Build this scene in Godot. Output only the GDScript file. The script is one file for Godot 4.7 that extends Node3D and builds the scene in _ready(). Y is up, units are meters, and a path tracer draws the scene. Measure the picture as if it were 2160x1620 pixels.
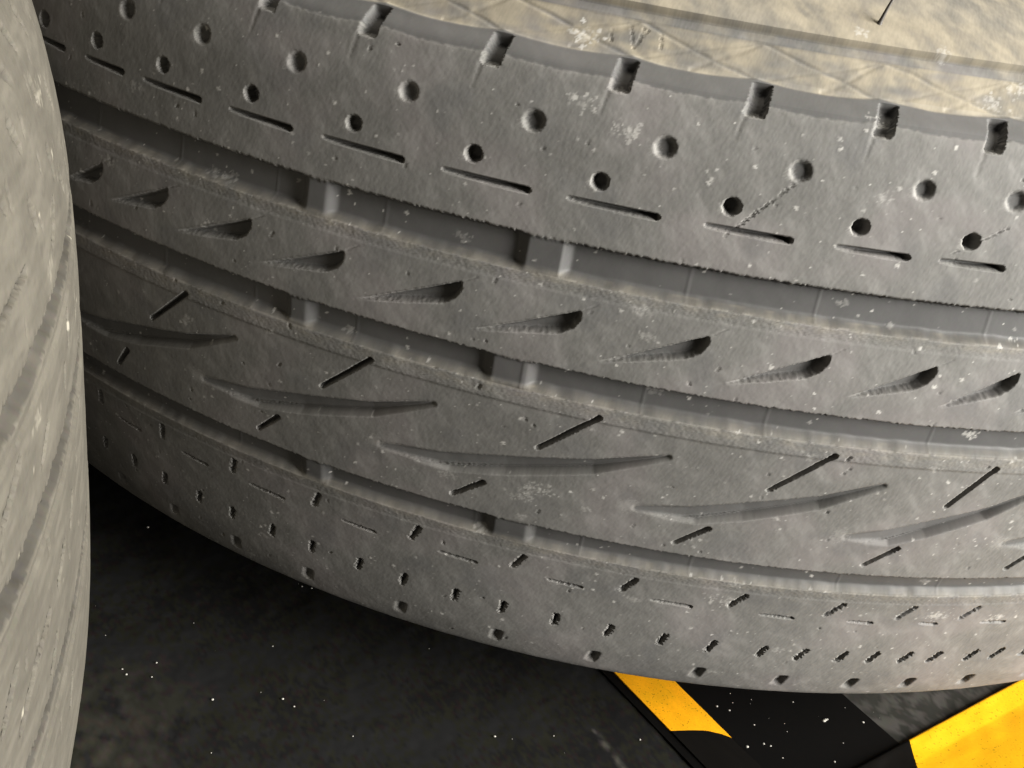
extends Node3D

# ------------------------------------------------------------------ tyre surface builder
# A tyre is a profile swept round its axis on a fine (angle x arc) grid.  Grooves, holes,
# sipes and notches are cut into that grid as real depth, and every cell knows which part
# it belongs to, so each part and sub-part leaves as a mesh of its own.
class Tyre:
	var ths := PackedFloat32Array()
	var sr := PackedFloat32Array()      # arc length of each row
	var pr := PackedFloat32Array()
	var pz := PackedFloat32Array()
	var nr := PackedFloat32Array()
	var nz := PackedFloat32Array()
	var zmono := PackedFloat32Array()
	var ja := 0
	var ni := 0
	var nj := 0
	var hh := PackedFloat32Array()
	var pid := PackedInt32Array()
	var tanm := PackedFloat32Array()
	var white := PackedFloat32Array()
	var smooth_shade := PackedFloat32Array()  # smooth moulded rubber, plus shade painted into cuts and grooves
	var parts := []
	var rr := 0.32
	var noise := FastNoiseLite.new()
	var base := 0.131

	func profile(ctrl: Array, z_lo: float, z_hi: float, ds_fine: float) -> void:
		var c := PackedVector2Array()
		for k in range(ctrl.size() - 1):
			var p0: Vector2 = ctrl[maxi(k - 1, 0)]
			var p1: Vector2 = ctrl[k]
			var p2: Vector2 = ctrl[k + 1]
			var p3: Vector2 = ctrl[mini(k + 2, ctrl.size() - 1)]
			# centripetal-like tangents scaled to the span, so uneven spacing does not overshoot
			var l1 := p1.distance_to(p2)
			var m1 := (p2 - p0) / maxf(p2.distance_to(p1) + p1.distance_to(p0), 1e-6) * l1
			var m2 := (p3 - p1) / maxf(p3.distance_to(p2) + p2.distance_to(p1), 1e-6) * l1
			for q in 40:
				var t := q / 40.0
				var t2 := t * t
				var t3 := t2 * t
				c.append((2 * t3 - 3 * t2 + 1) * p1 + (t3 - 2 * t2 + t) * m1 + (-2 * t3 + 3 * t2) * p2 + (t3 - t2) * m2)
		c.append(ctrl[ctrl.size() - 1])
		var cs := PackedFloat32Array([0.0])
		for k in range(1, c.size()):
			cs.append(cs[k - 1] + c[k].distance_to(c[k - 1]))
		var total := cs[cs.size() - 1]
		var s := 0.0
		var k := 0
		var pts := PackedVector2Array()
		while s < total:
			while cs[k + 1] < s:
				k += 1
			var p := c[k].lerp(c[k + 1], (s - cs[k]) / maxf(cs[k + 1] - cs[k], 1e-7))
			pts.append(p)
			sr.append(s)
			s += ds_fine if (p.y > z_lo and p.y < z_hi and p.x > 0.26) else ds_fine * 8.0
		nj = pts.size()
		for j in nj:
			var a := pts[maxi(j - 1, 0)]
			var b := pts[mini(j + 1, nj - 1)]
			var d := (b - a).normalized()
			pr.append(pts[j].x)
			pz.append(pts[j].y)
			nr.append(d.y)
			nz.append(-d.x)
		# rising stretch of rows, for finding a height by search
		var jm := 0
		for j in nj:
			if pz[j] < pz[jm]:
				jm = j
		ja = jm
		var j2 := jm
		while j2 + 1 < nj and pz[j2 + 1] > pz[j2]:
			j2 += 1
		zmono = pz.slice(jm, j2 + 1)

	func columns(bands: Array) -> void:          # bands: [to_angle, step]
		var t := -PI
		for b in bands:
			var to: float = b[0]
			var n := int(ceil((to - t) / float(b[1])))
			for q in n:
				ths.append(t + (to - t) * q / n)
			t = to
		ths.append(PI)
		ni = ths.size()
		hh.resize(ni * nj)
		pid.resize(ni * nj)
		tanm.resize(ni * nj)
		white.resize(ni * nj)
		smooth_shade.resize(ni * nj)

	func part(called: String, parent := -1, label := "") -> int:
		parts.append({"name": called, "parent": parent, "label": label})
		return parts.size() - 1

	func row(z: float) -> int:
		return clampi(ja + zmono.bsearch(z), 0, nj - 1)

	func arc(z: float) -> float:
		var j := row(z)
		if j <= 0 or absf(pz[j] - pz[j - 1]) < 1e-7:
			return sr[j]
		return lerpf(sr[j - 1], sr[j], clampf((z - pz[j - 1]) / (pz[j] - pz[j - 1]), 0, 1))

	# a chain of tapered capsules [angle, height, radius, depth]
	func chain(pts: Array, wall: float, id: int, ragged := 0.00015, dust := 0.0) -> void:
		var n := pts.size()
		var x := PackedFloat32Array()
		var y := PackedFloat32Array()
		var t0 := 99.0
		var t1 := -99.0
		var y0 := 99.0
		var y1 := -99.0
		var th0: float = pts[0][0]
		for p in pts:
			x.append((p[0] - th0) * rr)
			y.append(arc(p[1]))
			t0 = minf(t0, p[0] - (p[2] + wall) / rr)
			t1 = maxf(t1, p[0] + (p[2] + wall) / rr)
			y0 = minf(y0, y[y.size() - 1] - p[2] - wall)
			y1 = maxf(y1, y[y.size() - 1] + p[2] + wall)
		var i0 := ths.bsearch(t0)
		var i1 := mini(ths.bsearch(t1) + 1, ni)
		var j0 := sr.bsearch(y0)
		var j1 := mini(sr.bsearch(y1) + 1, nj)
		for i in range(i0, i1):
			var px := (ths[i] - th0) * rr
			for j in range(j0, j1):
				var py := sr[j]
				var best := 9.0
				var dep := 0.0
				for k in range(maxi(n - 1, 1)):
					var k2 := mini(k + 1, n - 1)
					var dx := x[k2] - x[k]
					var dy := y[k2] - y[k]
					var l2 := dx * dx + dy * dy
					var t := 0.0
					if l2 > 0.0:
						t = clampf(((px - x[k]) * dx + (py - y[k]) * dy) / l2, 0.0, 1.0)
					var ex := px - x[k] - dx * t
					var ey := py - y[k] - dy * t
					var a: Array = pts[k]
					var b: Array = pts[k2]
					var d := sqrt(ex * ex + ey * ey) - lerpf(a[2], b[2], t)
					if d < best:
						best = d
						dep = lerpf(a[3], b[3], t)
				if best < wall + 0.0004:
					best += ragged * noise.get_noise_2d(px * 1300.0 + th0 * 900.0, py * 1300.0)
					var q := smoothstep(0.0, 1.0, clampf((wall * 0.5 - best) / wall, 0.0, 1.0))
					var v := i * nj + j
					if q > 0.0:
						hh[v] = minf(hh[v], -dep * q)
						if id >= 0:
							smooth_shade[v] = maxf(smooth_shade[v], clampf(q * 1.6 - 0.6, 0.0, 0.85))
						if id >= 0 and best < 0.0:
							pid[v] = id
					if dust > 0.0 and best < wall:
						tanm[v] = maxf(tanm[v], dust * (1.0 - q))

	# a convex cut with a pointed first corner, deepening away from it
	func wedge(pts: Array, d0: float, d1: float, wall: float, id: int, ragged: float) -> void:
		var th0: float = pts[0][0]
		var y0 := arc(pts[0][1])
		var q := PackedVector2Array()
		var lo := Vector2(9, 9)
		var hi := Vector2(-9, -9)
		for p in pts:
			var w := Vector2((p[0] - th0) * rr, arc(p[1]) - y0)
			q.append(w)
			lo = lo.min(w)
			hi = hi.max(w)
		var reach := hi.x
		for i in range(ths.bsearch(th0 + (lo.x - 0.002) / rr), mini(ths.bsearch(th0 + (hi.x + 0.002) / rr) + 1, ni)):
			var px := (ths[i] - th0) * rr
			for j in range(sr.bsearch(y0 + lo.y - 0.002), mini(sr.bsearch(y0 + hi.y + 0.002) + 1, nj)):
				var p := Vector2(px, sr[j] - y0)
				var sum := 0.0
				for k in q.size():
					var a := q[k]
					var e := (q[(k + 1) % q.size()] - a).normalized()
					sum += exp(clampf((p - a).dot(Vector2(e.y, -e.x)) / 0.00014, -40.0, 40.0))
				var d := 0.00014 * log(sum)
				if d > wall:
					continue
				d += ragged * noise.get_noise_2d(px * 900.0 + th0 * 900.0, p.y * 900.0)
				var k2 := smoothstep(0.0, 1.0, clampf((wall * 0.4 - d) / wall, 0.0, 1.0))
				if k2 > 0.0:
					var v := i * nj + j
					var t := clampf(px / reach, 0.0, 1.0)
					hh[v] = minf(hh[v], -lerpf(d0, d1, pow(t, 0.55)) * k2)
					smooth_shade[v] = maxf(smooth_shade[v], clampf(k2 * 1.6 - 0.6, 0.0, 0.85))
					if d < 0.0:
						pid[v] = id

	# a slanted block cut: half-plane box turned by shear, [angle, height] centre, half sizes in metres
	func block(th: float, z: float, hx: float, hy: float, shear: float, depth: float, wall: float, id: int, flank := 0.0) -> void:
		var yc := arc(z)
		var reach := hx + absf(shear) * hy + wall * 2.0 + flank
		var i0 := ths.bsearch(th - reach / rr)
		var i1 := mini(ths.bsearch(th + reach / rr) + 1, ni)
		var j0 := sr.bsearch(yc - hy - wall * 2.0)
		var j1 := mini(sr.bsearch(yc + hy + wall * 2.0) + 1, nj)
		for i in range(i0, i1):
			for j in range(j0, j1):
				var py := sr[j] - yc
				var px := (ths[i] - th) * rr - shear * py
				var rough := 0.0002 * noise.get_noise_2d(px * 1500.0 + th * 700.0, py * 1500.0)
				# left side is a sloping flank, the other three sides are walls
				var q1 := clampf((px + hx + rough) / (wall + flank), 0.0, 1.0)
				var q2 := clampf((hx - px + rough) / wall, 0.0, 1.0)
				var q3 := clampf((py + hy + rough) / (wall * 1.5), 0.0, 1.0)
				var q4 := clampf((hy - py) / wall, 0.0, 1.0)
				var q := smoothstep(0.0, 1.0, q1) * smoothstep(0.0, 1.0, q2) * smoothstep(0.0, 1.0, q3) * smoothstep(0.0, 1.0, q4)
				if q > 0.0:
					var v := i * nj + j
					hh[v] = minf(hh[v], -depth * q)
					smooth_shade[v] = maxf(smooth_shade[v], clampf(q * 1.6 - 0.6, 0.0, 0.6))
					if q > 0.12 and id >= 0:
						pid[v] = id

	# a groove running all the way round; bars: [angle0, angle1, part id]
	func groove(zu: float, zl: float, zc: float, depth: float, id: int, bars: Array, step: float, tan_amount: float, jit := 1.0, wall := 0.0011) -> void:
		var j0 := row(zc - 0.0012)
		var j1 := row(zu + 0.0012)
		var su := arc(zu)
		var sl := arc(zl)
		var sc := arc(zc)
		for i in ni:
			var th := ths[i]
			var x := th * rr
			var e1 := jit * (0.00022 * noise.get_noise_2d(x * 700.0, zu * 9e3) + 0.00014 * noise.get_noise_2d(x * 2200.0, zu * 8e3))
			var e2 := jit * (0.00018 * noise.get_noise_2d(x * 110.0, zl * 7e3))
			var m := 0.0
			var bar := -1
			for b in bars:
				var k := smoothstep(b[0] - 0.0055, b[0] + 0.0035, th) * (1.0 - smoothstep(b[1] - 0.0050, b[1] + 0.0040, th))
				if k > m:
					m = k
					bar = b[2]
			for j in range(j0, j1):
				var s := sr[j]
				var a := smoothstep(0.0, wall, su + e1 - s)
				var b2 := smoothstep(0.0, 1.0, clampf((s - sl - e2) / 0.0019, 0.0, 1.0))
				var v := i * nj + j
				var h := 0.0
				var inside := a * b2
				if inside > 0.0:
					h = depth * a * pow(b2, 0.8) * (1.0 - 0.80 * m)
				var ch := clampf((sl + 0.0012 - s) / 0.0012, 0.0, 1.0)
				if s > sc and s < sl + 0.0012:
					var w := clampf((s - sc) / maxf(sl - sc, 1e-5), 0.0, 1.0)
					h += step * (smoothstep(0.0, 0.14, w)) * (1.0 - 0.55 * w)
					h += 0.00005 * ch * noise.get_noise_2d(x * 900.0, s * 1500.0)
					tanm[v] = maxf(tanm[v], tan_amount * smoothstep(0.15, 0.8, w) * (0.35 + 0.6 * noise.get_noise_2d(x * 160.0, s * 420.0)))
				if b2 > 0.0 and b2 < 1.0 and a > 0.9:
					tanm[v] = maxf(tanm[v], tan_amount * 0.8 * (1.0 - b2))
				if h != 0.0:
					hh[v] = -h if inside <= 0.0 else minf(hh[v], -h)
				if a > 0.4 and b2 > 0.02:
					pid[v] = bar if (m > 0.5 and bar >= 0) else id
					smooth_shade[v] = 1.0

	# commits every part as one mesh
	func build(root: Node3D, mat_of: Callable, colour: Callable) -> void:
		var nv := ni * nj
		var pos := PackedVector3Array()
		pos.resize(nv)
		for i in ni:
			var sn := sin(ths[i])
			var cn := cos(ths[i])
			for j in nj:
				var v := i * nj + j
				var h := hh[v]
				var r := pr[j] + nr[j] * h
				pos[v] = Vector3(r * sn, pz[j] + nz[j] * h + base, r * cn)
		var nrm := PackedVector3Array()
		nrm.resize(nv)
		for i in ni:
			var ip := i + 1 if i + 1 < ni else 1
			var im := i - 1 if i > 0 else ni - 2
			for j in nj:
				var jp := mini(j + 1, nj - 1)
				var jm := maxi(j - 1, 0)
				nrm[i * nj + j] = (pos[i * nj + jp] - pos[i * nj + jm]).cross(pos[ip * nj + j] - pos[im * nj + j]).normalized() * -1.0
		if nrm[(ni / 2) * nj + nj / 2].dot(Vector3(sin(ths[ni / 2]), 0, cos(ths[ni / 2]))) < 0.0:
			for v in nv:
				nrm[v] = -nrm[v]
		var cells := []
		for p in parts:
			cells.append(PackedInt32Array())
		for i in ni - 1:
			var run_id := -1
			for j in nj - 1:
				var v := i * nj + j
				var p := pid[v]
				var p2 := pid[v + nj + 1]
				if parts[p2].parent >= 0 and p2 != p and parts[p].parent < 0:
					p = p2
				cells[p].append(v)
		var remap := PackedInt32Array()
		remap.resize(nv)
		remap.fill(-1)
		var made := []
		for p in parts.size():
			var list: PackedInt32Array = cells[p]
			if list.is_empty():
				made.append(null)
				continue
			var vv := PackedVector3Array()
			var vn := PackedVector3Array()
			var used := PackedInt32Array()
			var idx := PackedInt32Array()
			idx.resize(list.size() * 6)
			var w := 0
			for c in list:
				for q in [c, c + 1, c + nj, c + nj + 1]:
					if remap[q] < 0:
						remap[q] = used.size()
						used.append(q)
						vv.append(pos[q])
						vn.append(nrm[q])
				idx[w] = remap[c]
				idx[w + 1] = remap[c + nj + 1]
				idx[w + 2] = remap[c + nj]
				idx[w + 3] = remap[c]
				idx[w + 4] = remap[c + 1]
				idx[w + 5] = remap[c + nj + 1]
				w += 6
			var vc := PackedColorArray()
			vc.resize(used.size())
			for k in used.size():
				vc[k] = colour.call(self, used[k])
			for q in used:
				remap[q] = -1
			var arr := []
			arr.resize(Mesh.ARRAY_MAX)
			arr[Mesh.ARRAY_VERTEX] = vv
			arr[Mesh.ARRAY_NORMAL] = vn
			arr[Mesh.ARRAY_COLOR] = vc
			arr[Mesh.ARRAY_INDEX] = idx
			var am := ArrayMesh.new()
			am.add_surface_from_arrays(Mesh.PRIMITIVE_TRIANGLES, arr)
			var mi := MeshInstance3D.new()
			var count := 0
			for k in p:
				if parts[k].name == parts[p].name:
					count += 1
			mi.name = parts[p].name if count == 0 else "%s_%03d" % [parts[p].name, count]
			mi.mesh = am
			mi.material_override = mat_of.call(parts[p].name)
			if parts[p].label != "":
				mi.set_meta("label", parts[p].label)
			var holder: Node3D = root if parts[p].parent < 0 or made[parts[p].parent] == null else made[parts[p].parent]
			holder.add_child(mi, true)
			made.append(mi)


# ------------------------------------------------------------------ helpers
var rng := RandomNumberGenerator.new()
var nz_a := FastNoiseLite.new()
var nz_b := FastNoiseLite.new()
var nz_c := FastNoiseLite.new()

func mk_noise(n: FastNoiseLite, sd: int, oct: int) -> void:
	n.seed = sd
	n.frequency = 1.0
	n.noise_type = FastNoiseLite.TYPE_SIMPLEX
	n.fractal_type = FastNoiseLite.FRACTAL_FBM
	n.fractal_octaves = oct

func thing(called: String, label: String, category: String, group := "") -> Node3D:
	var o := Node3D.new()
	o.name = called
	add_child(o, true)
	tag(o, label, category, group)
	return o

func tag(o: Node3D, label: String, category: String, group := "") -> void:
	o.set_meta("label", label)
	o.set_meta("category", category)
	if group != "":
		o.set_meta("group", group)

func obj(called: String, mesh: Mesh, mat: Material, parent: Node) -> MeshInstance3D:
	var m := MeshInstance3D.new()
	m.name = called
	m.mesh = mesh
	m.material_override = mat
	parent.add_child(m, true)
	return m

func paint(lin: Color, rough: float, spec := 0.5) -> StandardMaterial3D:
	var m := StandardMaterial3D.new()
	m.albedo_color = lin.linear_to_srgb()
	m.roughness = rough
	m.metallic_specular = spec
	return m

func vpaint(rough: float, spec: float) -> StandardMaterial3D:
	var m := StandardMaterial3D.new()
	m.vertex_color_use_as_albedo = true
	m.roughness = rough
	m.metallic_specular = spec
	return m

func spread(a: Array, step: float, lo: float, hi: float) -> Array:
	var out := a.duplicate()
	while out[0] - step > lo:
		out.push_front(out[0] - step)
	while out[out.size() - 1] + step < hi:
		out.append(out[out.size() - 1] + step)
	return out

# ------------------------------------------------------------------ colours of rubber
func rubber_main(t: Tyre, v: int) -> Color:
	var i := v / t.nj
	var j := v % t.nj
	var x := t.ths[i] * 0.32
	var s := t.sr[j]
	var n1 := nz_a.get_noise_2d(x * 22.0, s * 26.0)
	var n2 := nz_b.get_noise_2d(x * 130.0 + s * 60.0, s * 95.0)
	var n3 := nz_c.get_noise_2d((x - s * 0.25) * 1300.0, s * 260.0)
	var k := 1.0 + 0.11 * n1 + 0.09 * n2 + 0.13 * n3
	var c := Color(0.160, 0.155, 0.144) * k
	c = c.lerp(Color(0.185, 0.170, 0.163), clampf(n1 * 1.2, 0.0, 0.6))
	var sm := t.smooth_shade[v]
	c = c.lerp(Color(0.070, 0.069, 0.068) * (1.0 + 0.12 * n1 + 0.08 * n2), sm * 0.85)  # clean rubber tone, darkened in recesses so their shade reads deeper
	var tn := clampf(t.tanm[v] * (1.0 + 0.5 * n2 + 0.3 * n1), 0.0, 1.0)
	c = c.lerp(Color(0.268, 0.238, 0.182) * (1.0 + 0.18 * n2 + 0.1 * n3), tn)
	# light dust film in blotches
	var d := smoothstep(0.15, 0.75, n2 + 0.5 * n1) * (1.0 - sm) * (1.0 - tn)
	c = c.lerp(Color(0.30, 0.292, 0.275), d * 0.18)
	var dk := smoothstep(0.25, 0.7, nz_a.get_noise_2d(x * 34.0 + 70.0, s * 34.0 - 8.0)) * (1.0 - sm) * (1.0 - tn)
	c = c.lerp(Color(0.105, 0.104, 0.104), dk * 0.32)
	c = c.lerp(Color(0.50, 0.485, 0.45), clampf(t.white[v], 0.0, 1.0))
	c.a = 1.0
	return c

func rubber_left(t: Tyre, v: int) -> Color:
	var i := v / t.nj
	var j := v % t.nj
	var x := t.ths[i] * 0.29
	var s := t.sr[j]
	var n1 := nz_a.get_noise_2d(x * 30.0 + 40.0, s * 16.0)
	var n2 := nz_b.get_noise_2d(x * 55.0, s * 230.0 + 9.0)
	var n3 := nz_c.get_noise_2d(x * 700.0, s * 240.0)
	var c := Color(0.090, 0.0825, 0.067) * (1.0 + 0.12 * n1 + 0.12 * n2 + 0.05 * n3)
	c = c.lerp(Color(0.070, 0.063, 0.052), smoothstep(0.28, 0.6, nz_b.get_noise_2d(x * 150.0 + 31.0, s * 420.0)) * 0.45)
	var d := smoothstep(0.1, 0.8, n2 + 0.6 * n1)
	c = c.lerp(Color(0.122, 0.112, 0.091), d * 0.35)
	c = c.lerp(Color(0.050, 0.046, 0.039) * (1.0 + 0.3 * n1 + 0.2 * n2), clampf(t.smooth_shade[v], 0.0, 1.0) * 0.8)  # groove floors painted darker, in place of shade their depth barely gives
	c = c.lerp(Color(0.28, 0.26, 0.21), clampf(t.white[v], 0.0, 1.0))
	c.a = 1.0
	return c

func speck(t: Tyre, th: float, z: float, r: float, amount: float, bump: float) -> void:
	var yc := t.arc(z)
	var i0 := t.ths.bsearch(th - r / t.rr)
	var i1 := mini(t.ths.bsearch(th + r / t.rr) + 1, t.ni)
	var j0 := t.sr.bsearch(yc - r)
	var j1 := mini(t.sr.bsearch(yc + r) + 1, t.nj)
	for i in range(i0, i1):
		for j in range(j0, j1):
			var px := (t.ths[i] - th) * t.rr
			var py := t.sr[j] - yc
			var d := sqrt(px * px + py * py) / r
			d += 0.6 * nz_c.get_noise_2d(px * 2600.0 + th * 500.0, py * 2600.0)
			if d < 1.0:
				var v := i * t.nj + j
				t.white[v] = maxf(t.white[v], amount * clampf((1.0 - d) * 2.5, 0.0, 1.0))
				t.hh[v] += bump * (1.0 - d)

func patch(t: Tyre, th: float, z: float, r: float, amount: float) -> void:      # a scuff: a cloud of small specks
	for k in int(20.0 + r * 11000.0):
		var a := rng.randf() * TAU
		var q := r * sqrt(rng.randf()) * rng.randf_range(0.4, 1.0)
		speck(t, th + (cos(a) * q * 1.5 + 0.5 * r * nz_b.get_noise_2d(th * 90.0 + k * 0.3, z * 900.0)) / t.rr, z + sin(a) * q * 0.7 + 0.5 * r * nz_b.get_noise_2d(k * 0.3, th * 90.0), 0.00016 + 0.0005 * pow(rng.randf(), 3.0), amount * rng.randf_range(0.1, 0.8), 0.00002)


# ------------------------------------------------------------------ the scene
func _ready() -> void:
	rng.seed = 4711
	mk_noise(nz_a, 3, 3)
	mk_noise(nz_b, 8, 3)
	mk_noise(nz_c, 15, 2)

	var cam := Camera3D.new()
	cam.name = "camera"
	cam.fov = 40.06
	cam.near = 0.01
	cam.far = 60.0
	cam.transform = Transform3D(Basis(Vector3(0.97541, 0.14326, -0.16751), Vector3(-0.20918, 0.84123, -0.49858), Vector3(0.06948, 0.52136, 0.8505)).orthonormalized(), Vector3(0, 0.24688, 0.52133))
	add_child(cam)
	cam.current = true

	var env := Environment.new()
	env.background_mode = Environment.BG_COLOR
	env.background_color = Color(0.04, 0.04, 0.042)
	env.tonemap_mode = Environment.TONE_MAPPER_LINEAR
	env.tonemap_exposure = 1.0
	env.sdfgi_enabled = true
	env.ssao_enabled = true
	env.ssil_enabled = true
	var we := WorldEnvironment.new()
	we.name = "world_environment"
	we.environment = env
	add_child(we)

	area("door_light", Vector3(2.36, 1.05, 0.86), Vector3(0.0, 0.1, 0.3), Vector2(1.7, 1.9), Color(1.0, 0.99, 0.97), 33.0)
	area("overhead_fill", Vector3(0.3, 2.6, -0.2), Vector3(0, 0, 0.2), Vector2(1.2, 0.5), Color(1.0, 0.97, 0.91), 2.8)  # added fill from above to brighten the sidewall, not a known lamp

	make_floor()
	make_tapes()
	make_main_tyre()
	make_left_tyre()

func area(called: String, at: Vector3, to: Vector3, size: Vector2, c: Color, e: float) -> void:
	var l := AreaLight3D.new()
	l.name = called
	l.area_size = size
	l.light_color = c
	l.light_energy = e
	l.area_normalize_energy = true
	l.area_range = 12.0
	l.area_attenuation = 2.0
	l.shadow_enabled = true
	add_child(l)
	l.look_at_from_position(at, to, Vector3.UP)

# ------------------------------------------------------------------ floor
func make_floor() -> void:
	# fine, slightly uneven sheet where the picture shows it, coarser all round
	var xs := PackedFloat32Array()
	var zs := PackedFloat32Array()
	var x := -0.26
	xs.append_array([-6.0, -2.0, -0.8])
	while x < 0.3:
		xs.append(x)
		x += 0.0011
	xs.append_array([0.8, 2.0, 6.0])
	var z := 0.16
	zs.append_array([-6.0, -2.0, -0.6])
	while z < 0.42:
		zs.append(z)
		z += 0.0011
	zs.append_array([0.9, 2.0, 6.0])
	var nx := xs.size()
	var nzc := zs.size()
	var vv := PackedVector3Array()
	var vn := PackedVector3Array()
	var vc := PackedColorArray()
	var idx := PackedInt32Array()
	var hs := PackedFloat32Array()
	hs.resize(nx * nzc)
	for i in nx:
		for j in nzc:
			hs[i * nzc + j] = 0.00010 * nz_b.get_noise_2d(xs[i] * 210.0, zs[j] * 210.0) + 0.00022 * nz_a.get_noise_2d(xs[i] * 40.0, zs[j] * 40.0) - 0.0003
	for i in nx:
		for j in nzc:
			var px := xs[i]
			var pz := zs[j]
			vv.append(Vector3(px, hs[i * nzc + j], pz))
			var im := maxi(i - 1, 0)
			var ip := mini(i + 1, nx - 1)
			var jm := maxi(j - 1, 0)
			var jp := mini(j + 1, nzc - 1)
			vn.append(Vector3(-(hs[ip * nzc + j] - hs[im * nzc + j]) / (xs[ip] - xs[im]), 1.0, -(hs[i * nzc + jp] - hs[i * nzc + jm]) / (zs[jp] - zs[jm])).normalized())
			var a := nz_a.get_noise_2d(px * 24.0, pz * 24.0)
			var b := nz_b.get_noise_2d(px * 120.0 + 5.0, pz * 120.0)
			var c3 := nz_c.get_noise_2d(px * 700.0, pz * 700.0)
			var c := Color(0.0125, 0.0123, 0.0115) * (1.0 + 0.14 * a + 0.08 * b + 0.12 * c3)
			# brown dust that collected by the near tyre and near the tape
			var d1 := exp(-pow(Vector2(px + 0.112, pz - 0.345).length() / 0.022, 2.0))
			c = c.lerp(Color(0.06, 0.053, 0.038), d1 * clampf(0.25 + 0.3 * b + 0.2 * a, 0.0, 0.6))
			# pale scuffs on the bare triangle right of the tape
			var u := px * 0.72 + pz * 0.694
			var w := px * 0.743 - pz * 0.67
			if w > -0.112:
				var sc := smoothstep(0.0, 0.5, b + 0.35 * c3 + 0.2)
				c = c.lerp(Color(0.10, 0.095, 0.085), 0.20 + 0.35 * sc * smoothstep(0.235, 0.279, u))
			if absf(w + 0.1850 + 0.0005 * a) < 0.0016 and u > 0.226:
				c = c.lerp(Color(0.07, 0.066, 0.056), clampf(0.25 + 1.4 * b, 0.0, 0.9) * (1.0 - absf(w + 0.1850 + 0.0005 * a) / 0.0016))
			vc.append(c)
	for i in nx - 1:
		for j in nzc - 1:
			var q := i * nzc + j
			idx.append_array([q, q + nzc, q + nzc + 1, q, q + nzc + 1, q + 1])
	var arr := []
	arr.resize(Mesh.ARRAY_MAX)
	arr[Mesh.ARRAY_VERTEX] = vv
	arr[Mesh.ARRAY_NORMAL] = vn
	arr[Mesh.ARRAY_COLOR] = vc
	arr[Mesh.ARRAY_INDEX] = idx
	var am := ArrayMesh.new()
	am.add_surface_from_arrays(Mesh.PRIMITIVE_TRIANGLES, arr)
	var f := obj("floor", am, vpaint(0.7, 0.2), self)
	f.set_meta("kind", "structure")
	f.set_meta("label", "black rubber floor mat with dust and pale grit")
	f.set_meta("category", "floor")

# ------------------------------------------------------------------ tapes on the floor
# along = towards the lower right of the picture, across = towards its upper right
const AL := Vector3(0.7201, 0, 0.6939)
const AC := Vector3(0.6939, 0, -0.7201)

func strip_pt(a: float, c: float, y: float) -> Vector3:
	return AL * a + AC * c + Vector3(0, y, 0)

# a thin sheet between along a0..a1 (may vary over the width) and across c0..c1
func sheet(c0: float, c1: float, a0: Callable, a1: Callable, y: float, thick: float, nc: int, na: int, bulge := 0.0) -> ArrayMesh:
	var st := SurfaceTool.new()
	st.begin(Mesh.PRIMITIVE_TRIANGLES)
	for i in nc + 1:
		var c := lerpf(c0, c1, i / float(nc))
		for j in na + 1:
			var a: float = lerpf(a0.call(i / float(nc)), a1.call(i / float(nc)), j / float(na))
			var yy := y + thick + 0.00012 * nz_b.get_noise_2d(a * 150.0, c * 150.0) + bulge * sin(PI * i / nc)
			st.add_vertex(strip_pt(a, c, yy))
	for i in nc:
		for j in na:
			var q := i * (na + 1) + j
			for k in [q, q + na + 1, q + na + 2, q, q + na + 2, q + 1]:
				st.add_index(k)
	# skirt: the cut edges down to the floor
	var ring := []
	for i in nc + 1:
		ring.append(i * (na + 1))
	for j in range(1, na + 1):
		ring.append(nc * (na + 1) + j)
	for i in range(nc - 1, -1, -1):
		ring.append(i * (na + 1) + na)
	for j in range(na - 1, 0, -1):
		ring.append(j)
	var pts := []
	for i in nc + 1:
		var c := lerpf(c0, c1, i / float(nc))
		for j in na + 1:
			var a: float = lerpf(a0.call(i / float(nc)), a1.call(i / float(nc)), j / float(na))
			pts.append(strip_pt(a, c, y + thick))
	var first := (nc + 1) * (na + 1)
	for k in ring:
		st.add_vertex(pts[k])
		st.add_vertex(pts[k] - Vector3(0, thick + 0.0006, 0))
	var n := ring.size()
	for k in n:
		var q := first + k * 2
		var q2 := first + ((k + 1) % n) * 2
		for m in [q, q + 1, q2 + 1, q, q2 + 1, q2]:
			st.add_index(m)
	st.generate_normals()
	return st.commit()

# dust, small nicks and dark tyre marks on the printed tape
func wear_texture() -> ImageTexture:
	var im := Image.create(512, 512, false, Image.FORMAT_RGB8)
	for y in 512:
		for x in 512:
			var a := nz_b.get_noise_2d(x * 0.016, y * 0.016)
			var b := nz_c.get_noise_2d(x * 0.11, y * 0.11)
			var k := 0.96 + 0.05 * a + 0.03 * b
			if b > 0.70 + 0.15 * a:
				k *= 0.72
			im.set_pixel(x, y, Color(k, k * (1.0 - 0.03 * a), k))
	im.generate_mipmaps()
	return ImageTexture.create_from_image(im)

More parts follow.
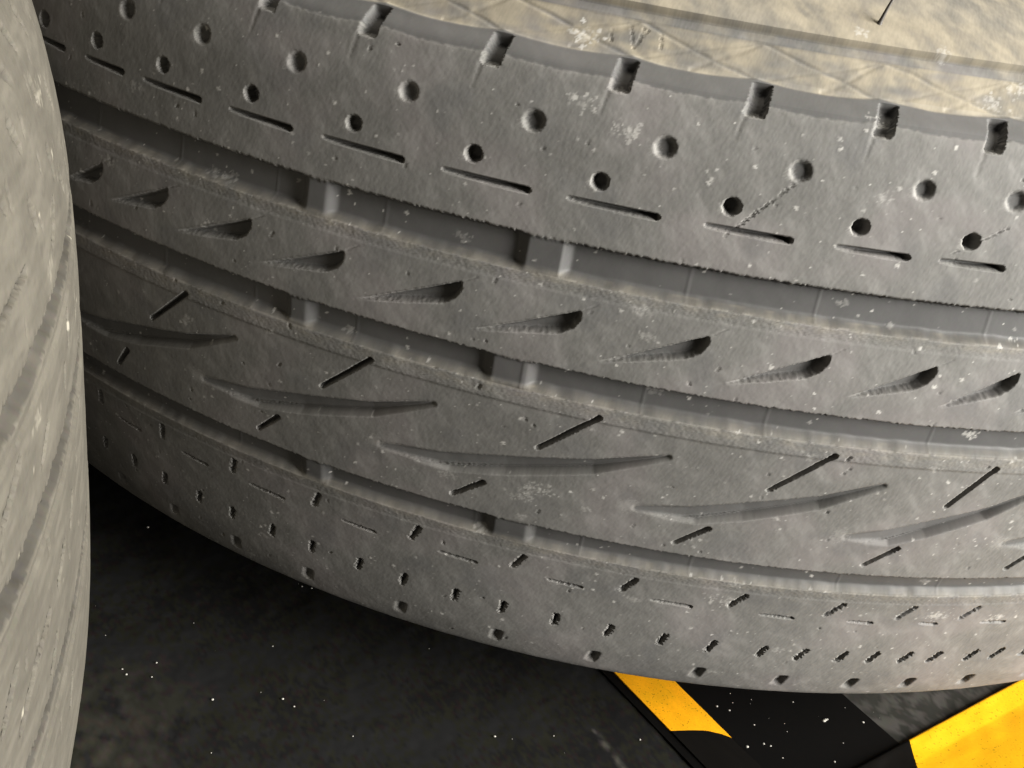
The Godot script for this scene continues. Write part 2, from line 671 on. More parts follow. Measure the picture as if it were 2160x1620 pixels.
func make_tapes() -> void:
	var black := paint(Color(0.003, 0.0028, 0.0026), 0.5, 0.2)
	var wear := wear_texture()
	var yellow := paint(Color(0.90, 0.40, 0.004), 0.5, 0.4)
	yellow.albedo_texture = wear
	yellow.uv1_triplanar = true
	yellow.uv1_world_triplanar = true
	yellow.uv1_scale = Vector3(11, 11, 11)
	# wide black floor tape running under the tyre
	var t := thing("black_floor_tape", "wide glossy black floor tape running out from under the worn tyre", "tape")
	obj("tape_strip", sheet(-0.1838, -0.1195, func(_k): return 0.17, func(_k): return 0.40, 0.0, 0.0003, 10, 40), black, t)
	# narrow hazard strip on top of it
	var h := thing("hazard_tape", "narrow hazard tape with an orange yellow stripe and black end on the black floor tape", "tape")
	var cut := func(k): return 0.2387 + 0.0080 * minf(k, 0.75) + 0.0130 * pow(maxf(k - 0.55, 0.0) / 0.45, 2.0) * 0.42
	obj("yellow_stripe", sheet(-0.1808, -0.1658, func(_k): return 0.17, cut, 0.0004, 0.0003, 16, 30, 0.0001), yellow, h)
	obj("black_stripe", sheet(-0.1808, -0.1658, cut, func(_k): return 0.36, 0.0004, 0.0003, 16, 20, 0.0001), paint(Color(0.004, 0.0035, 0.003), 0.45, 0.25), h)
	# raised strip at the right, wrapped in black and yellow
	var b := thing("hazard_ramp", "raised floor strip wrapped in bright yellow and black tape by the tyre", "floor strip")
	var bright := paint(Color(0.93, 0.47, 0.004), 0.42, 0.5)
	bright.albedo_texture = wear
	bright.uv1_triplanar = true
	bright.uv1_world_triplanar = true
	bright.uv1_scale = Vector3(9, 9, 9)
	obj("yellow_band", ramp(-0.1166, 0.06), bright, b)
	obj("black_band", ramp(-0.24, -0.1168), paint(Color(0.004, 0.0035, 0.003), 0.5, 0.2), b)
	# grit
	var grains := SurfaceTool.new()
	grains.begin(Mesh.PRIMITIVE_TRIANGLES)
	var ball := SphereMesh.new()
	ball.radius = 1.0
	ball.height = 1.4
	ball.radial_segments = 7
	ball.rings = 4
	var spots := [[-0.1363, 0.2602, 5], [-0.1258, 0.3095, 2], [-0.0773, 0.2987, 3], [-0.0776, 0.2711, 3], [-0.0744, 0.2709, 3], [-0.1151, 0.3201, 3], [-0.1131, 0.3216, 4], [-0.1059, 0.3204, 3], [-0.107, 0.315, 4], [-0.0862, 0.3231, 5], [-0.0674, 0.3171, 4], [-0.0633, 0.3188, 3], [-0.0048, 0.3125, 4], [0.0375, 0.3012, 4], [0.0121, 0.3073, 3], [-0.044, 0.3241, 3], [0.0605, 0.2814, 5], [0.0644, 0.2819, 4], [0.0948, 0.2766, 7], [0.0943, 0.2772, 6], [0.0955, 0.2762, 5], [0.0697, 0.2946, 6], [0.0963, 0.2925, 5], [0.0849, 0.2722, 3], [0.0748, 0.292, 4], [0.107, 0.2739, 5], [0.0804, 0.2957, 3], [0.0721, 0.2854, 3], [0.0769, 0.2922, 4]]
	for k in 24:
		spots.append([rng.randf_range(-0.15, 0.11), rng.randf_range(0.25, 0.37), rng.randf_range(0.8, 2.0)])
	for k in 30:
		spots.append([rng.randf_range(0.055, 0.115), rng.randf_range(0.255, 0.30), rng.randf_range(0.9, 2.2)])
	for s in spots:
		var r: float = s[2] * 0.00008
		var bs := Basis(Vector3.UP, rng.randf() * TAU).scaled(Vector3(r * rng.randf_range(0.8, 1.6), r * 0.7, r))
		var u: float = AL.dot(Vector3(s[0], 0, s[1]))
		var w: float = AC.dot(Vector3(s[0], 0, s[1]))
		var y := 0.0
		if w > -0.1838 and w < -0.1195:
			y = 0.0003
		if w > -0.1808 and w < -0.1658:
			y = 0.0007
			if u < 0.25:
				continue
		if u > 0.278 and w > -0.1195:
			continue
		grains.append_from(ball, 0, Transform3D(bs, Vector3(s[0], y, s[1])))
	var g := obj("grit", grains.commit(), paint(Color(0.36, 0.345, 0.31), 0.9, 0.2), self)
	g.set_meta("kind", "stuff")
	tag(g, "pale grains of grit scattered over the black floor and tape", "grit")

func ramp(c0: float, c1: float) -> ArrayMesh:
	var st := SurfaceTool.new()
	st.begin(Mesh.PRIMITIVE_TRIANGLES)
	st.set_smooth_group(0)
	var prof := []          # along, height
	prof.append(Vector2(0.2790, -0.0005))
	for k in 6:
		var a := PI * 0.5 * k / 5.0
		prof.append(Vector2(0.2790 + 0.0008 * (1.0 - cos(a)), 0.0012 + 0.0008 * sin(a)))
	for k in range(1, 9):
		prof.append(Vector2(0.2798 + 0.0066 * k / 8.0, 0.0020 - 0.0005 * k / 8.0))
	for k in range(1, 30):
		var q := k / 29.0
		prof.append(Vector2(0.2864 + 0.07 * q, 0.0015 + 0.0135 * smoothstep(-0.15, 1.0, q) - 0.0003))
	prof.append(Vector2(0.3600, -0.0005))
	var n := 60
	for i in n + 1:
		var c := lerpf(c0, c1, i / float(n))
		for p: Vector2 in prof:
			var wob := 0.0
			if p.y > 0.0:
				wob = 0.00028 * nz_a.get_noise_2d(p.x * 55.0, c * 55.0) + 0.00012 * nz_b.get_noise_2d(p.x * 210.0, c * 210.0)
				if p.x < 0.2805:
					wob *= 0.3
			st.add_vertex(strip_pt(p.x + 0.077 * (c + 0.1227), c - 0.88 * (p.x - 0.279), p.y + wob))
	var m := prof.size()
	for i in n:
		for j in m - 1:
			var q := i * m + j
			for k in [q, q + m, q + m + 1, q, q + m + 1, q + 1]:
				st.add_index(k)
	st.generate_normals()
	return st.commit()

# ------------------------------------------------------------------ the worn tyre
func make_main_tyre() -> void:
	var root := thing("worn_tyre", "large worn grey tyre lying flat, grooves worn down near its wear bars", "tyre", "tyres lying on the floor")
	var t := Tyre.new()
	mk_noise(t.noise, 21, 2)
	t.rr = 0.318
	t.profile([Vector2(0.205, -0.105), Vector2(0.222, -0.120), Vector2(0.240, -0.1295), Vector2(0.258, -0.131), Vector2(0.270, -0.1255), Vector2(0.280, -0.1145), Vector2(0.2915, -0.1055), Vector2(0.3040, -0.1020), Vector2(0.3106, -0.0978), Vector2(0.3126, -0.0938), Vector2(0.3148, -0.085), Vector2(0.3177, -0.0606), Vector2(0.3195, -0.0469), Vector2(0.3222, 0.0), Vector2(0.3193, 0.0272), Vector2(0.3172, 0.0411), Vector2(0.3156, 0.0504), Vector2(0.3132, 0.0582), Vector2(0.3115, 0.0618), Vector2(0.3070, 0.0650), Vector2(0.3012, 0.0728), Vector2(0.285, 0.0822), Vector2(0.262, 0.0845), Vector2(0.235, 0.079), Vector2(0.212, 0.066), Vector2(0.203, 0.058)], -0.104, 0.0838, 0.00031)
	t.columns([[-0.85, 0.04], [-0.52, 0.0025], [0.42, 0.00102], [0.62, 0.0025], [PI, 0.04]])

	var rib1 := t.part("shoulder_rib")
	var rib2 := t.part("centre_rib")
	var rib3 := t.part("centre_rib")
	var rib4 := t.part("shoulder_rib")
	var gr1 := t.part("groove")
	var gr2 := t.part("groove")
	var gr3 := t.part("groove")
	var edge := t.part("smooth_shoulder")
	var band := t.part("moulded_band")
	var wall := t.part("sidewall")
	var low := t.part("sidewall")
	var bead := t.part("bead")
	# which rows belong to which part
	for j in t.nj:
		var z := t.pz[j]
		var p := bead
		if t.pr[j] > 0.225:
			if j < t.ja or z < -0.0985:
				p = low
			elif z < -0.0560:
				p = rib4
			elif z < -0.0117:
				p = rib3
			elif z < 0.0175:
				p = rib2
			elif z < 0.0618:
				p = rib1
			elif z < 0.0653:
				p = edge
			elif z < 0.0735:
				p = band
			else:
				p = wall
		for i in t.ni:
			t.pid[i * t.nj + j] = p

	# relief of the shoulder, the moulded band and the ledge on the sidewall
	var s_bot := t.arc(0.0614)
	var s_top := t.arc(0.0648)
	var s_rid := t.arc(0.0728)
	var s_gray := s_rid - 0.0021
	var s_end := t.arc(0.0842)
	var jb := t.row(0.058)
	for i in t.ni:
		var th := t.ths[i]
		var x := th * t.rr
		var u := fposmod((th + 0.018 + 0.004 * t.noise.get_noise_2d(x * 45.0, 7.0)) / 0.0835, 1.0)
		var sag := 0.0009 * (4.0 * u * (1.0 - u)) - 0.0004
		for j in range(jb, t.nj):
			var s := t.sr[j]
			var v := i * t.nj + j
			if s < s_bot - 0.002:
				continue
			var on := smoothstep(-0.00025, 0.00025, s - s_bot + sag + 0.0002 * t.noise.get_noise_2d(x * 400.0, 3.0))
			t.smooth_shade[v] = maxf(t.smooth_shade[v], on * 0.9)
			t.hh[v] -= 0.00012 * on
			var b := smoothstep(-0.0003, 0.0005, s - s_top + sag * 1.2)
			if b > 0.0:
				t.smooth_shade[v] *= 1.0 - b
				var tn := 0.72 + 0.6 * t.noise.get_noise_2d(x * 60.0, s * 190.0)
				if s < s_gray:
					var w := (s - s_top) / (s_gray - s_top)
					var d1 := absf(u - w)
					var d2 := absf(u - 1.0 + w)
					var d3 := absf(fposmod(u + 0.5, 1.0) - 0.5 * w)
					var ln := minf(minf(d1, d2), d3 * 1.4)
					var facet := 0.00014 * (1.0 - smoothstep(0.0, 0.09, ln))
					t.hh[v] -= facet * b
					t.hh[v] -= 0.00035 * b
					tn -= 0.3 * (1.0 - smoothstep(0.0, 0.06, d2))
				elif s < s_rid:
					tn = 0.18 + 0.5 * t.noise.get_noise_2d(x * 90.0, s * 130.0)
					t.hh[v] -= 0.0002
				else:
					var up := smoothstep(0.0, 0.0004, s - s_rid)
					t.hh[v] += 0.0015 * up * (1.0 - smoothstep(0.001, 0.012, s - s_rid))
					tn = 0.74 + 0.3 * t.noise.get_noise_2d(x * 24.0, s * 34.0)
					if s > s_end + 0.012:
						tn = 0.25
				t.tanm[v] = maxf(t.tanm[v], clampf(tn, 0.0, 1.0) * b)

	# circumferential grooves with their wear bars
	var wb := []
	for g in [gr1, gr1, gr2, gr2, gr3, gr3]:
		wb.append(t.part("wear_indicator", g))
	t.groove(0.0287, 0.0202, 0.0174, 0.0023, gr1, [[-0.0595, -0.0300, wb[0]], [-0.219, -0.198, wb[1]]], 0.00012, 0.36)
	t.groove(0.0003, -0.0074, -0.0117, 0.0023, gr2, [[-0.069, -0.0385, wb[2]], [-0.224, -0.205, wb[3]]], -0.00026, 0.3)
	t.groove(-0.0460, -0.0532, -0.0565, 0.0021, gr3, [[-0.0500, -0.0185, wb[4]], [-0.210, -0.189, wb[5]]], 0.00012, 0.3)

	# rows of holes
	for th in spread([-0.475, -0.413, -0.346, -0.268, -0.188, -0.103, -0.019, 0.066, 0.149, 0.223], 0.077, -0.8, 0.6):
		t.chain([[th, 0.0419, rng.randf_range(0.00142, 0.00158), rng.randf_range(0.0021, 0.0032)]], 0.0008, t.part("small_hole", rib1))
		speck(t, th - 0.0052, 0.0411, 0.0013, 0.16, 0.0)
	for th in spread([-0.385, -0.314, -0.236, -0.153, -0.068, 0.017, 0.103, 0.183, 0.245], 0.073, -0.8, 0.6):
		t.chain([[th, 0.0509, rng.randf_range(0.00165, 0.00185), rng.randf_range(0.0009, 0.0014)]], 0.0013, t.part("dimple", rib1))
		speck(t, th - 0.0062, 0.0500, 0.0014, 0.14, 0.0)
	# long sipes above the first groove
	for d in [[-0.479, -0.450], [-0.423, -0.385], [-0.362, -0.311], [-0.283, -0.235], [-0.208, -0.151], [-0.121, -0.064], [-0.036, 0.021], [0.053, 0.107], [0.138, 0.184], [0.207, 0.249], [0.275, 0.317], [0.345, 0.39], [0.42, 0.46]]:
		var a: float = d[0]
		var b: float = d[1]
		t.chain([[a, 0.0374, 0.00028, 0.0006], [lerpf(a, b, 0.3), 0.0373, 0.00042, 0.0018], [b, 0.0371, 0.00045, 0.0030]], 0.00042, t.part("sipe", rib1), 0.00005)
	# shoulder notches
	for th in spread([-0.266, -0.1890, -0.1025, -0.0185, 0.068, 0.150, 0.2235], 0.08, -0.8, 0.6):
		t.block(th, 0.0624, 0.0022, 0.0041, 0.10 + 0.5 * maxf(th, 0.0), 0.0021, 0.0006, t.part("notch", rib1), 0.0009)
		# worn scar below the notch
		t.chain([[th - 0.0070, 0.0590, 0.0004, 0.00014], [th - 0.0095, 0.0545, 0.00015, 0.0001]], 0.0008, -1)
	# dart-shaped cuts
	for d in [[-0.4370, 0.0070, -0.407, 0.0112], [-0.387, 0.0065, -0.340, 0.0118], [-0.320, 0.0058, -0.265, 0.0117], [-0.245, 0.0056, -0.190, 0.0113], [-0.166, 0.0046, -0.1035, 0.0118], [-0.081, 0.0050, -0.0210, 0.0114], [0.006, 0.0041, 0.0650, 0.0114], [0.091, 0.0045, 0.1460, 0.0114], [0.174, 0.0054, 0.2200, 0.0116], [0.238, 0.0052, 0.2800, 0.0117], [0.294, 0.0051, 0.3350, 0.0117], [0.36, 0.005, 0.41, 0.0115], [0.445, 0.005, 0.49, 0.0115]]:
		var a: float = d[0]
		var b: float = d[2]
		var y0: float = d[1]
		var y1: float = d[3]
		var id := t.part("dart_cut", rib2)
		t.wedge([[a, y0], [b - 0.0042, y1 - 0.0027], [b + 0.0030, y1 - 0.0011], [b + 0.0070, y1 + 0.0012], [b + 0.0064, y1 + 0.0027]], 0.0003, rng.randf_range(0.0025, 0.0031), 0.0010, id, 0.00010)
		# faint old blade line from the dart up to the groove
		t.chain([[b + 0.0095, y1 + 0.0034, 0.00010, 0.00012], [b + 0.017, 0.0165, 0.00010, 0.00014]], 0.0006, -1)
	# slanted sipes, long and short
	for a in [[-0.352, -0.314], [-0.193, -0.155], [-0.025, 0.013], [0.143, 0.179], [0.277, 0.300], [0.42, 0.45]]:
		t.chain([[a[0], -0.0221, 0.00040, 0.0026], [a[1], -0.0102, 0.00048, 0.0030]], 0.00042, t.part("sipe", rib3), 0.00005)
	for a in [[-0.399, -0.386], [-0.250, -0.232], [-0.083, -0.061], [0.089, 0.110], [0.236, 0.256], [0.357, 0.373], [0.49, 0.51]]:
		t.chain([[a[0], -0.0425, 0.00042, 0.0024], [a[1], -0.0365, 0.00055, 0.0028]], 0.00040, t.part("short_sipe", rib3), 0.00008)
	# long curved cuts: a shallow soft trough, deepest along its lower side
	for c in [[-0.462, 0.198], [-0.303, 0.204], [-0.144, 0.217], [0.053, 0.175], [0.212, 0.135], [0.341, 0.13]]:
		var a: float = c[0]
		var l: float = c[1]
		var id := t.part("curved_cut", rib3)
		t.chain([[a + 0.01 * l, -0.0338, 0.0009, 0.0002], [a + 0.22 * l, -0.0330, 0.0019, 0.0012], [a + 0.45 * l, -0.0294, 0.0021, 0.0020], [a + 0.74 * l, -0.0240, 0.0015, 0.0018], [a + 0.95 * l, -0.0176, 0.0006, 0.0003]], 0.0013, id, 0.00012)
		t.chain([[a + 0.14 * l, -0.0352, 0.0002, 0.0003], [a + 0.26 * l, -0.0347, 0.0004, 0.0016], [a + 0.45 * l, -0.0314, 0.0006, 0.0025], [a + 0.74 * l, -0.0251, 0.0006, 0.0023], [a + 0.97 * l, -0.0174, 0.0004, 0.0008]], 0.0015, id, 0.0)
		speck(t, a - 0.004, -0.0335, 0.0024, 0.15, 0.0)
	# lower shoulder: slots, fine sipes, small slots, worn notches
	for th in spread([-0.357, -0.279, -0.198, -0.110, -0.024, 0.065, 0.152, 0.232, 0.293, 0.351], 0.078, -0.8, 0.6):
		var sl := clampf(0.0028 + 0.007 * (th + 0.1), 0.0012, 0.0050)
		t.chain([[th - sl, -0.0618, 0.00050, 0.0012 - 0.0007 * smoothstep(0.05, 0.3, th)], [th + sl, -0.0577, 0.00055, 0.0014 - 0.0007 * smoothstep(0.05, 0.3, th)]], 0.0006, t.part("slot", rib4), 0.0004)
	for d in [[-0.412, -0.387], [-0.335, -0.309], [-0.262, -0.230], [-0.173, -0.145], [-0.088, -0.058], [0.003, 0.029], [0.087, 0.118], [0.175, 0.201], [0.249, 0.268], [0.312, 0.326], [0.369, 0.391], [0.45, 0.475]]:
		t.chain([[d[0], -0.0638, 0.00020, 0.0005], [d[1], -0.0641, 0.00028, 0.0016]], 0.00035, t.part("sipe", rib4), 0.0002)
	for th in spread([-0.402, -0.363, -0.322, -0.285, -0.243, -0.203, -0.158, -0.117, -0.071, -0.030, 0.015, 0.060, 0.105, 0.146, 0.189, 0.223, 0.259, 0.287, 0.317, 0.345, 0.381, 0.407, 0.439], 0.04, -0.8, 0.6):
		var sl := rng.randf_range(0.0004, 0.0012) + 0.0065 * maxf(th, 0.0)
		t.chain([[th - sl, -0.0797, 0.00050, 0.0019], [th + sl, -0.0766, 0.00058, 0.0022]], 0.0005, t.part("small_slot", rib4), 0.0005)
	for th in spread([-0.359, -0.286, -0.209, -0.119, -0.032, 0.053, 0.144, 0.217, 0.282, 0.337, 0.397], 0.07, -0.8, 0.6):
		t.block(th, -0.0905, 0.0019, 0.0030, 0.15, 0.0012, 0.0013, t.part("worn_notch", rib4), 0.0006)

	# moulding lines across grooves and up the shoulder
	for th in spread([-0.17, -0.045, 0.040, 0.126, 0.245], 0.085, -0.6, 0.5):
		for zz in [[0.0285, 0.0205], [0.0, -0.0072], [-0.0463, -0.0530]]:
			ridge(t, th + 0.004 * zz[0] * 100.0, zz[0], zz[1], 0.00010)
	for th in [-0.19, -0.055, 0.042, 0.1304, 0.24]:
		t.chain([[th, 0.0652, 0.00010, 0.0003], [th, 0.0712, 0.00010, 0.0003]], 0.0004, -1)
	# moulded strokes on the band
	for k in [[-0.0330, 0.0690, -0.0315, 0.0668], [-0.0215, 0.0705, -0.0165, 0.0664], [-0.0165, 0.0664, -0.0085, 0.0702], [-0.0120, 0.0700, -0.0150, 0.0672], [0.0, 0.0700, 0.0010, 0.0672]]:
		t.chain([[k[0], k[1], 0.00025, 0.0007], [k[2], k[3], 0.00025, 0.0007]], 0.0006, -1)

	# wear of the surface: brushed grain, pits, scratches
	for i in t.ni:
		var x := t.ths[i] * t.rr
		if t.ths[i] < -0.6 or t.ths[i] > 0.55:
			continue
		for j in range(t.row(-0.102), t.row(0.0835)):
			var v := i * t.nj + j
			var s := t.sr[j]
			var w := 1.0 - 0.75 * t.smooth_shade[v]
			if t.pz[j] > 0.0645:
				w *= 0.2
			t.hh[v] += w * (0.000018 * nz_c.get_noise_2d((x - s * 0.3) * 1500.0, s * 300.0) + 0.000012 * nz_b.get_noise_2d(x * 600.0, s * 600.0) + 0.00004 * nz_a.get_noise_2d(x * 90.0, s * 90.0))
	for k in 150:
		var th := rng.randf_range(-0.5, 0.42)
		var z := rng.randf_range(-0.095, 0.060)
		var a := rng.randf_range(0.9, 1.7)
		var l := rng.randf_range(0.0001, 0.0012)
		t.chain([[th, z, 0.00014, rng.randf_range(0.00015, 0.0005)], [th + cos(a) * l / t.rr, z + sin(a) * l, 0.00012, 0.0002]], 0.0004, -1)
	# two longer cuts in the top rib
	t.chain([[0.066, 0.0360, 0.0001, 0.0002], [0.076, 0.0395, 0.00015, 0.0004], [0.100, 0.0480, 0.0001, 0.0003]], 0.0003, -1, 0.0003)
	t.chain([[0.212, 0.0390, 0.0001, 0.0002], [0.245, 0.0455, 0.00012, 0.0003]], 0.0003, -1, 0.0003)
	# pale grit pressed in, scuffs and splashes
	for k in 1700:
		speck(t, rng.randf_range(-0.5, 0.42), rng.randf_range(-0.096, 0.0612), 0.00016 + 0.00042 * pow(rng.randf(), 5.0), rng.randf_range(0.2, 0.9), 0.00004)
	for k in 34:
		patch(t, rng.randf_range(-0.45, 0.42), rng.randf_range(-0.095, 0.060), rng.randf_range(0.0008, 0.0022), 0.4)
	for p in [[-0.040, 0.0565, 0.0030, 0.75], [-0.021, -0.0344, 0.0036, 0.75], [-0.010, 0.0524, 0.0030, 0.8], [-0.0565, -0.0523, 0.0022, 0.5], [0.147, 0.0623, 0.0022, 0.6], [0.3245, -0.0609, 0.0030, 0.8], [0.139, -0.060, 0.0030, 0.8], [0.274, -0.0028, 0.0018, 1.3], [0.38, -0.062, 0.0022, 0.8], [-0.03, -0.0376, 0.0030, 0.6]]:
		patch(t, p[0], p[1], p[2], p[3])
	for p in [[-0.0500, 0.0668, 0.0030, 1.1], [0.224, 0.0672, 0.0026, 0.7], [0.24, 0.070, 0.0026, 0.6], [0.128, 0.0745, 0.0014, 0.6], [0.185, 0.0735, 0.0014, 0.5]]:
		patch(t, p[0], p[1], p[2], p[3])

	var tread := vpaint(0.72, 0.35)
	var shine := vpaint(0.58, 0.4)
	var dusty := vpaint(0.85, 0.25)
	t.build(root, func(n): return shine if n in ["groove", "wear_indicator", "smooth_shoulder"] else dusty if n in ["sidewall", "moulded_band", "bead"] else tread, rubber_main)

	liner(root, [Vector2(0.203, 0.058), Vector2(0.214, 0.052), Vector2(0.240, 0.064), Vector2(0.268, 0.069), Vector2(0.288, 0.061), Vector2(0.300, 0.045), Vector2(0.304, 0.020), Vector2(0.305, -0.02), Vector2(0.302, -0.06), Vector2(0.294, -0.087), Vector2(0.275, -0.103), Vector2(0.250, -0.112), Vector2(0.228, -0.105), Vector2(0.214, -0.096), Vector2(0.205, -0.105)])
	# thin rubber whisker left by the mould
	var st := SurfaceTool.new()
	st.begin(Mesh.PRIMITIVE_TRIANGLES)
	var p0 := Vector3(sin(0.142) * 0.2963, 0.131 + 0.0764, cos(0.142) * 0.2963)
	for k in 13:
		var q := k / 12.0
		var c := p0 + Vector3(0.0010 * q + 0.0006 * q * q, 0.0062 * q, -0.001 * q * q)
		var r := 0.00042 * (1.0 - 0.35 * q) + 0.0005 * exp(-q * 9.0)
		if k == 12:
			r = 0.0001
		for m in 8:
			st.add_vertex(c + Vector3(cos(m * TAU / 8.0) * r, 0, sin(m * TAU / 8.0) * r))
	for k in 12:
		for m in 8:
			var a := k * 8 + m
			var b := k * 8 + (m + 1) % 8
			for q in [a, b, b + 8, a, b + 8, a + 8]:
				st.add_index(q)
	st.generate_normals()
	obj("rubber_whisker", st.commit(), paint(Color(0.07, 0.06, 0.05), 0.6), root)

func liner(root: Node3D, prof: Array) -> void:      # the hollow inside of the casing, bead to bead
	var st := SurfaceTool.new()
	st.begin(Mesh.PRIMITIVE_TRIANGLES)
	var n := 120
	for i in n + 1:
		var a := TAU * i / n
		for p: Vector2 in prof:
			st.add_vertex(Vector3(sin(a) * p.x, p.y + 0.131, cos(a) * p.x))
	var m := prof.size()
	for i in n:
		for j in m - 1:
			var q := i * m + j
			for k in [q, q + m, q + m + 1, q, q + m + 1, q + 1]:
				st.add_index(k)
	st.generate_normals()
	obj("inner_liner", st.commit(), paint(Color(0.03, 0.03, 0.031), 0.6, 0.4), root)

func ridge(t: Tyre, th: float, z1: float, z0: float, h: float) -> void:
	var i0 := t.ths.bsearch(th - 0.0016)
	var i1 := t.ths.bsearch(th + 0.0016)
	for i in range(i0, i1):
		for j in range(t.row(z0), t.row(z1)):
			t.hh[i * t.nj + j] += h * (1.0 - smoothstep(0.0, 0.0012, absf(t.ths[i] - th)))

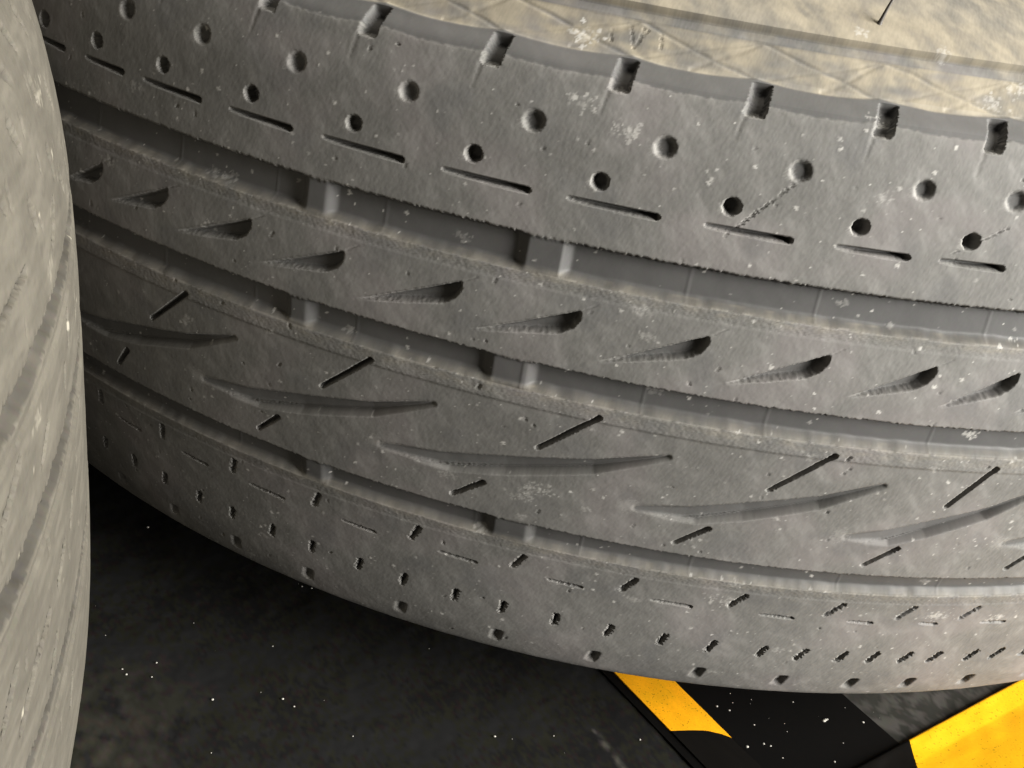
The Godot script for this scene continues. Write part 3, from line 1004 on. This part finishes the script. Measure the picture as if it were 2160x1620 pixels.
# ------------------------------------------------------------------ the beige tyre at the left
func make_left_tyre() -> void:
	var root := thing("dusty_tyre", "beige dust covered tyre lying flat at the left edge, its side against the grey tyre", "tyre", "tyres lying on the floor")
	root.position = Vector3(-0.3443, 0, 0.5130)
	var t := Tyre.new()
	mk_noise(t.noise, 33, 2)
	t.rr = 0.291
	t.profile([Vector2(0.185, -0.092), Vector2(0.205, -0.112), Vector2(0.232, -0.1275), Vector2(0.255, -0.1308), Vector2(0.2520, -0.1304), Vector2(0.2570, -0.1250), Vector2(0.2655, -0.1090), Vector2(0.2750, -0.092), Vector2(0.2835, -0.0713), Vector2(0.2892, -0.0446), Vector2(0.2906, -0.0300), Vector2(0.2914, -0.0055), Vector2(0.2920, 0.0168), Vector2(0.2921, 0.0364), Vector2(0.2916, 0.0472), Vector2(0.2902, 0.0584), Vector2(0.2879, 0.0687), Vector2(0.2815, 0.083), Vector2(0.269, 0.097), Vector2(0.251, 0.103), Vector2(0.228, 0.099), Vector2(0.205, 0.086), Vector2(0.188, 0.076)], -0.128, 0.086, 0.00036)
	t.columns([[1.50, 0.04], [1.70, 0.004], [2.22, 0.0013], [2.5, 0.004], [PI, 0.04]])
	var rib1 := t.part("shoulder_rib")
	var rib2 := t.part("centre_rib")
	var rib3 := t.part("centre_rib")
	var rib4 := t.part("shoulder_rib")
	var gr1 := t.part("groove")
	var gr2 := t.part("groove")
	var gr3 := t.part("groove")
	var wall := t.part("sidewall")
	var low := t.part("sidewall")
	for j in t.nj:
		var z := t.pz[j]
		var p := wall
		if j < t.ja or z < -0.118:
			p = low
		elif z < -0.0172:
			p = rib4
		elif z < 0.0152:
			p = rib3
		elif z < 0.0378:
			p = rib2
		elif z < 0.079 and t.pr[j] > 0.28:
			p = rib1
		for i in t.ni:
			t.pid[i * t.nj + j] = p
	t.groove(0.0428, 0.0375, 0.0355, 0.0020, gr1, [], 0.0004, 0.3, 2.6, 0.0018)
	t.groove(0.0218, 0.0158, 0.0138, 0.0022, gr2, [], 0.0005, 0.3, 3.0, 0.0018)
	t.groove(-0.0112, -0.0158, -0.0190, 0.0020, gr3, [], 0.0004, 0.3, 3.0, 0.0018)
	# worn slots and sipes seen near the edge of the tyre
	for k in [[2.014, 0.0735, 2.022, 0.0700], [2.022, 0.0652, 2.026, 0.0620], [2.015, 0.0560, 2.017, 0.0525], [2.035, 0.0505, 2.042, 0.0470], [1.949, 0.0560, 1.952, 0.0528], [2.07, 0.0600, 2.075, 0.0565], [2.08, 0.047, 2.084, 0.044], [1.905, 0.0645, 1.915, 0.0600], [1.955, 0.0655, 1.960, 0.0625], [2.06, 0.0725, 2.066, 0.069]]:
		t.chain([[k[0], k[1], 0.0009, 0.0007], [k[2], k[3], 0.0006, 0.0008]], 0.0008, t.part("worn_slot", rib1), 0.0004)
	t.chain([[1.952, 0.0783, 0.0022, 0.0014], [1.968, 0.0740, 0.0016, 0.0016], [1.985, 0.0690, 0.0008, 0.0006]], 0.0010, t.part("notch", rib1), 0.0003)
	for k in [[1.918, 0.0512, 1.872, 0.0509], [1.999, 0.0506, 1.975, 0.0470]]:
		t.chain([[k[0], k[1], 0.00045, 0.0014], [k[2], k[3], 0.00045, 0.0012]], 0.0006, t.part("sipe", rib1), 0.0003)
	for k in [[1.914, 0.0288, 1.900, 0.0262], [1.966, 0.0285, 1.962, 0.0262], [1.867, 0.0330, 1.840, 0.0300], [1.832, 0.0300, 1.815, 0.0262], [1.99, 0.034, 1.985, 0.030], [2.03, 0.031, 2.027, 0.028]]:
		t.chain([[k[0], k[1], 0.0005, 0.0011], [k[2], k[3], 0.0006, 0.0012]], 0.0007, t.part("worn_slot", rib2), 0.0005)
	for k in [[1.888, 0.0013, 1.858, 0.0002], [1.858, 0.0002, 1.835, -0.0035], [1.834, 0.0072, 1.815, 0.0035], [1.93, 0.0040, 1.912, 0.0018], [1.96, 0.006, 1.95, 0.003]]:
		t.chain([[k[0], k[1], 0.0008, 0.0013], [k[2], k[3], 0.0007, 0.0013]], 0.0007, t.part("worn_slot", rib3), 0.0006)
	for k in [[1.90, -0.006, 1.885, -0.009], [1.84, -0.012, 1.82, -0.016], [1.93, -0.024, 1.92, -0.028], [1.97, -0.04, 1.965, -0.045]]:
		t.chain([[k[0], k[1], 0.0006, 0.0010], [k[2], k[3], 0.0005, 0.0010]], 0.0007, t.part("worn_slot", rib4), 0.0006)
	for i in t.ni:
		var x := t.ths[i] * t.rr
		if t.ths[i] < 1.6 or t.ths[i] > 2.4:
			continue
		for j in range(t.row(-0.126), t.row(0.084)):
			var v := i * t.nj + j
			var s := t.sr[j]
			t.hh[v] += 0.000014 * nz_c.get_noise_2d(x * 900.0, s * 260.0) + 0.00002 * nz_b.get_noise_2d(x * 300.0, s * 200.0) + 0.00004 * nz_a.get_noise_2d(x * 80.0, s * 50.0)
	for k in 160:
		var th := rng.randf_range(1.75, 2.2)
		var z := rng.randf_range(-0.12, 0.075)
		t.chain([[th, z, 0.0003, rng.randf_range(0.0002, 0.0006)], [th + rng.randf_range(-0.003, 0.003), z + rng.randf_range(0.0005, 0.003), 0.0002, 0.0003]], 0.0005, -1, 0.0004)
	for k in 70:
		speck(t, rng.randf_range(1.72, 2.2), rng.randf_range(-0.125, 0.078), 0.0003 + 0.0006 * pow(rng.randf(), 4.0), rng.randf_range(0.3, 1.0), 0.00006)
	for p in [[2.035, 0.0622, 0.0022, 0.8], [1.99, 0.0315, 0.0012, 1.2], [1.96, 0.0455, 0.0018, 0.5], [1.90, 0.0330, 0.0022, 0.5]]:
		patch(t, p[0], p[1], p[2], p[3])
	var m := vpaint(0.8, 0.3)
	t.build(root, func(_n): return m, rubber_left)
	liner(root, [Vector2(0.188, 0.076), Vector2(0.205, 0.072), Vector2(0.235, 0.083), Vector2(0.256, 0.084), Vector2(0.270, 0.066), Vector2(0.276, 0.03), Vector2(0.276, -0.03), Vector2(0.270, -0.075), Vector2(0.258, -0.105), Vector2(0.235, -0.112), Vector2(0.206, -0.098), Vector2(0.185, -0.092)])
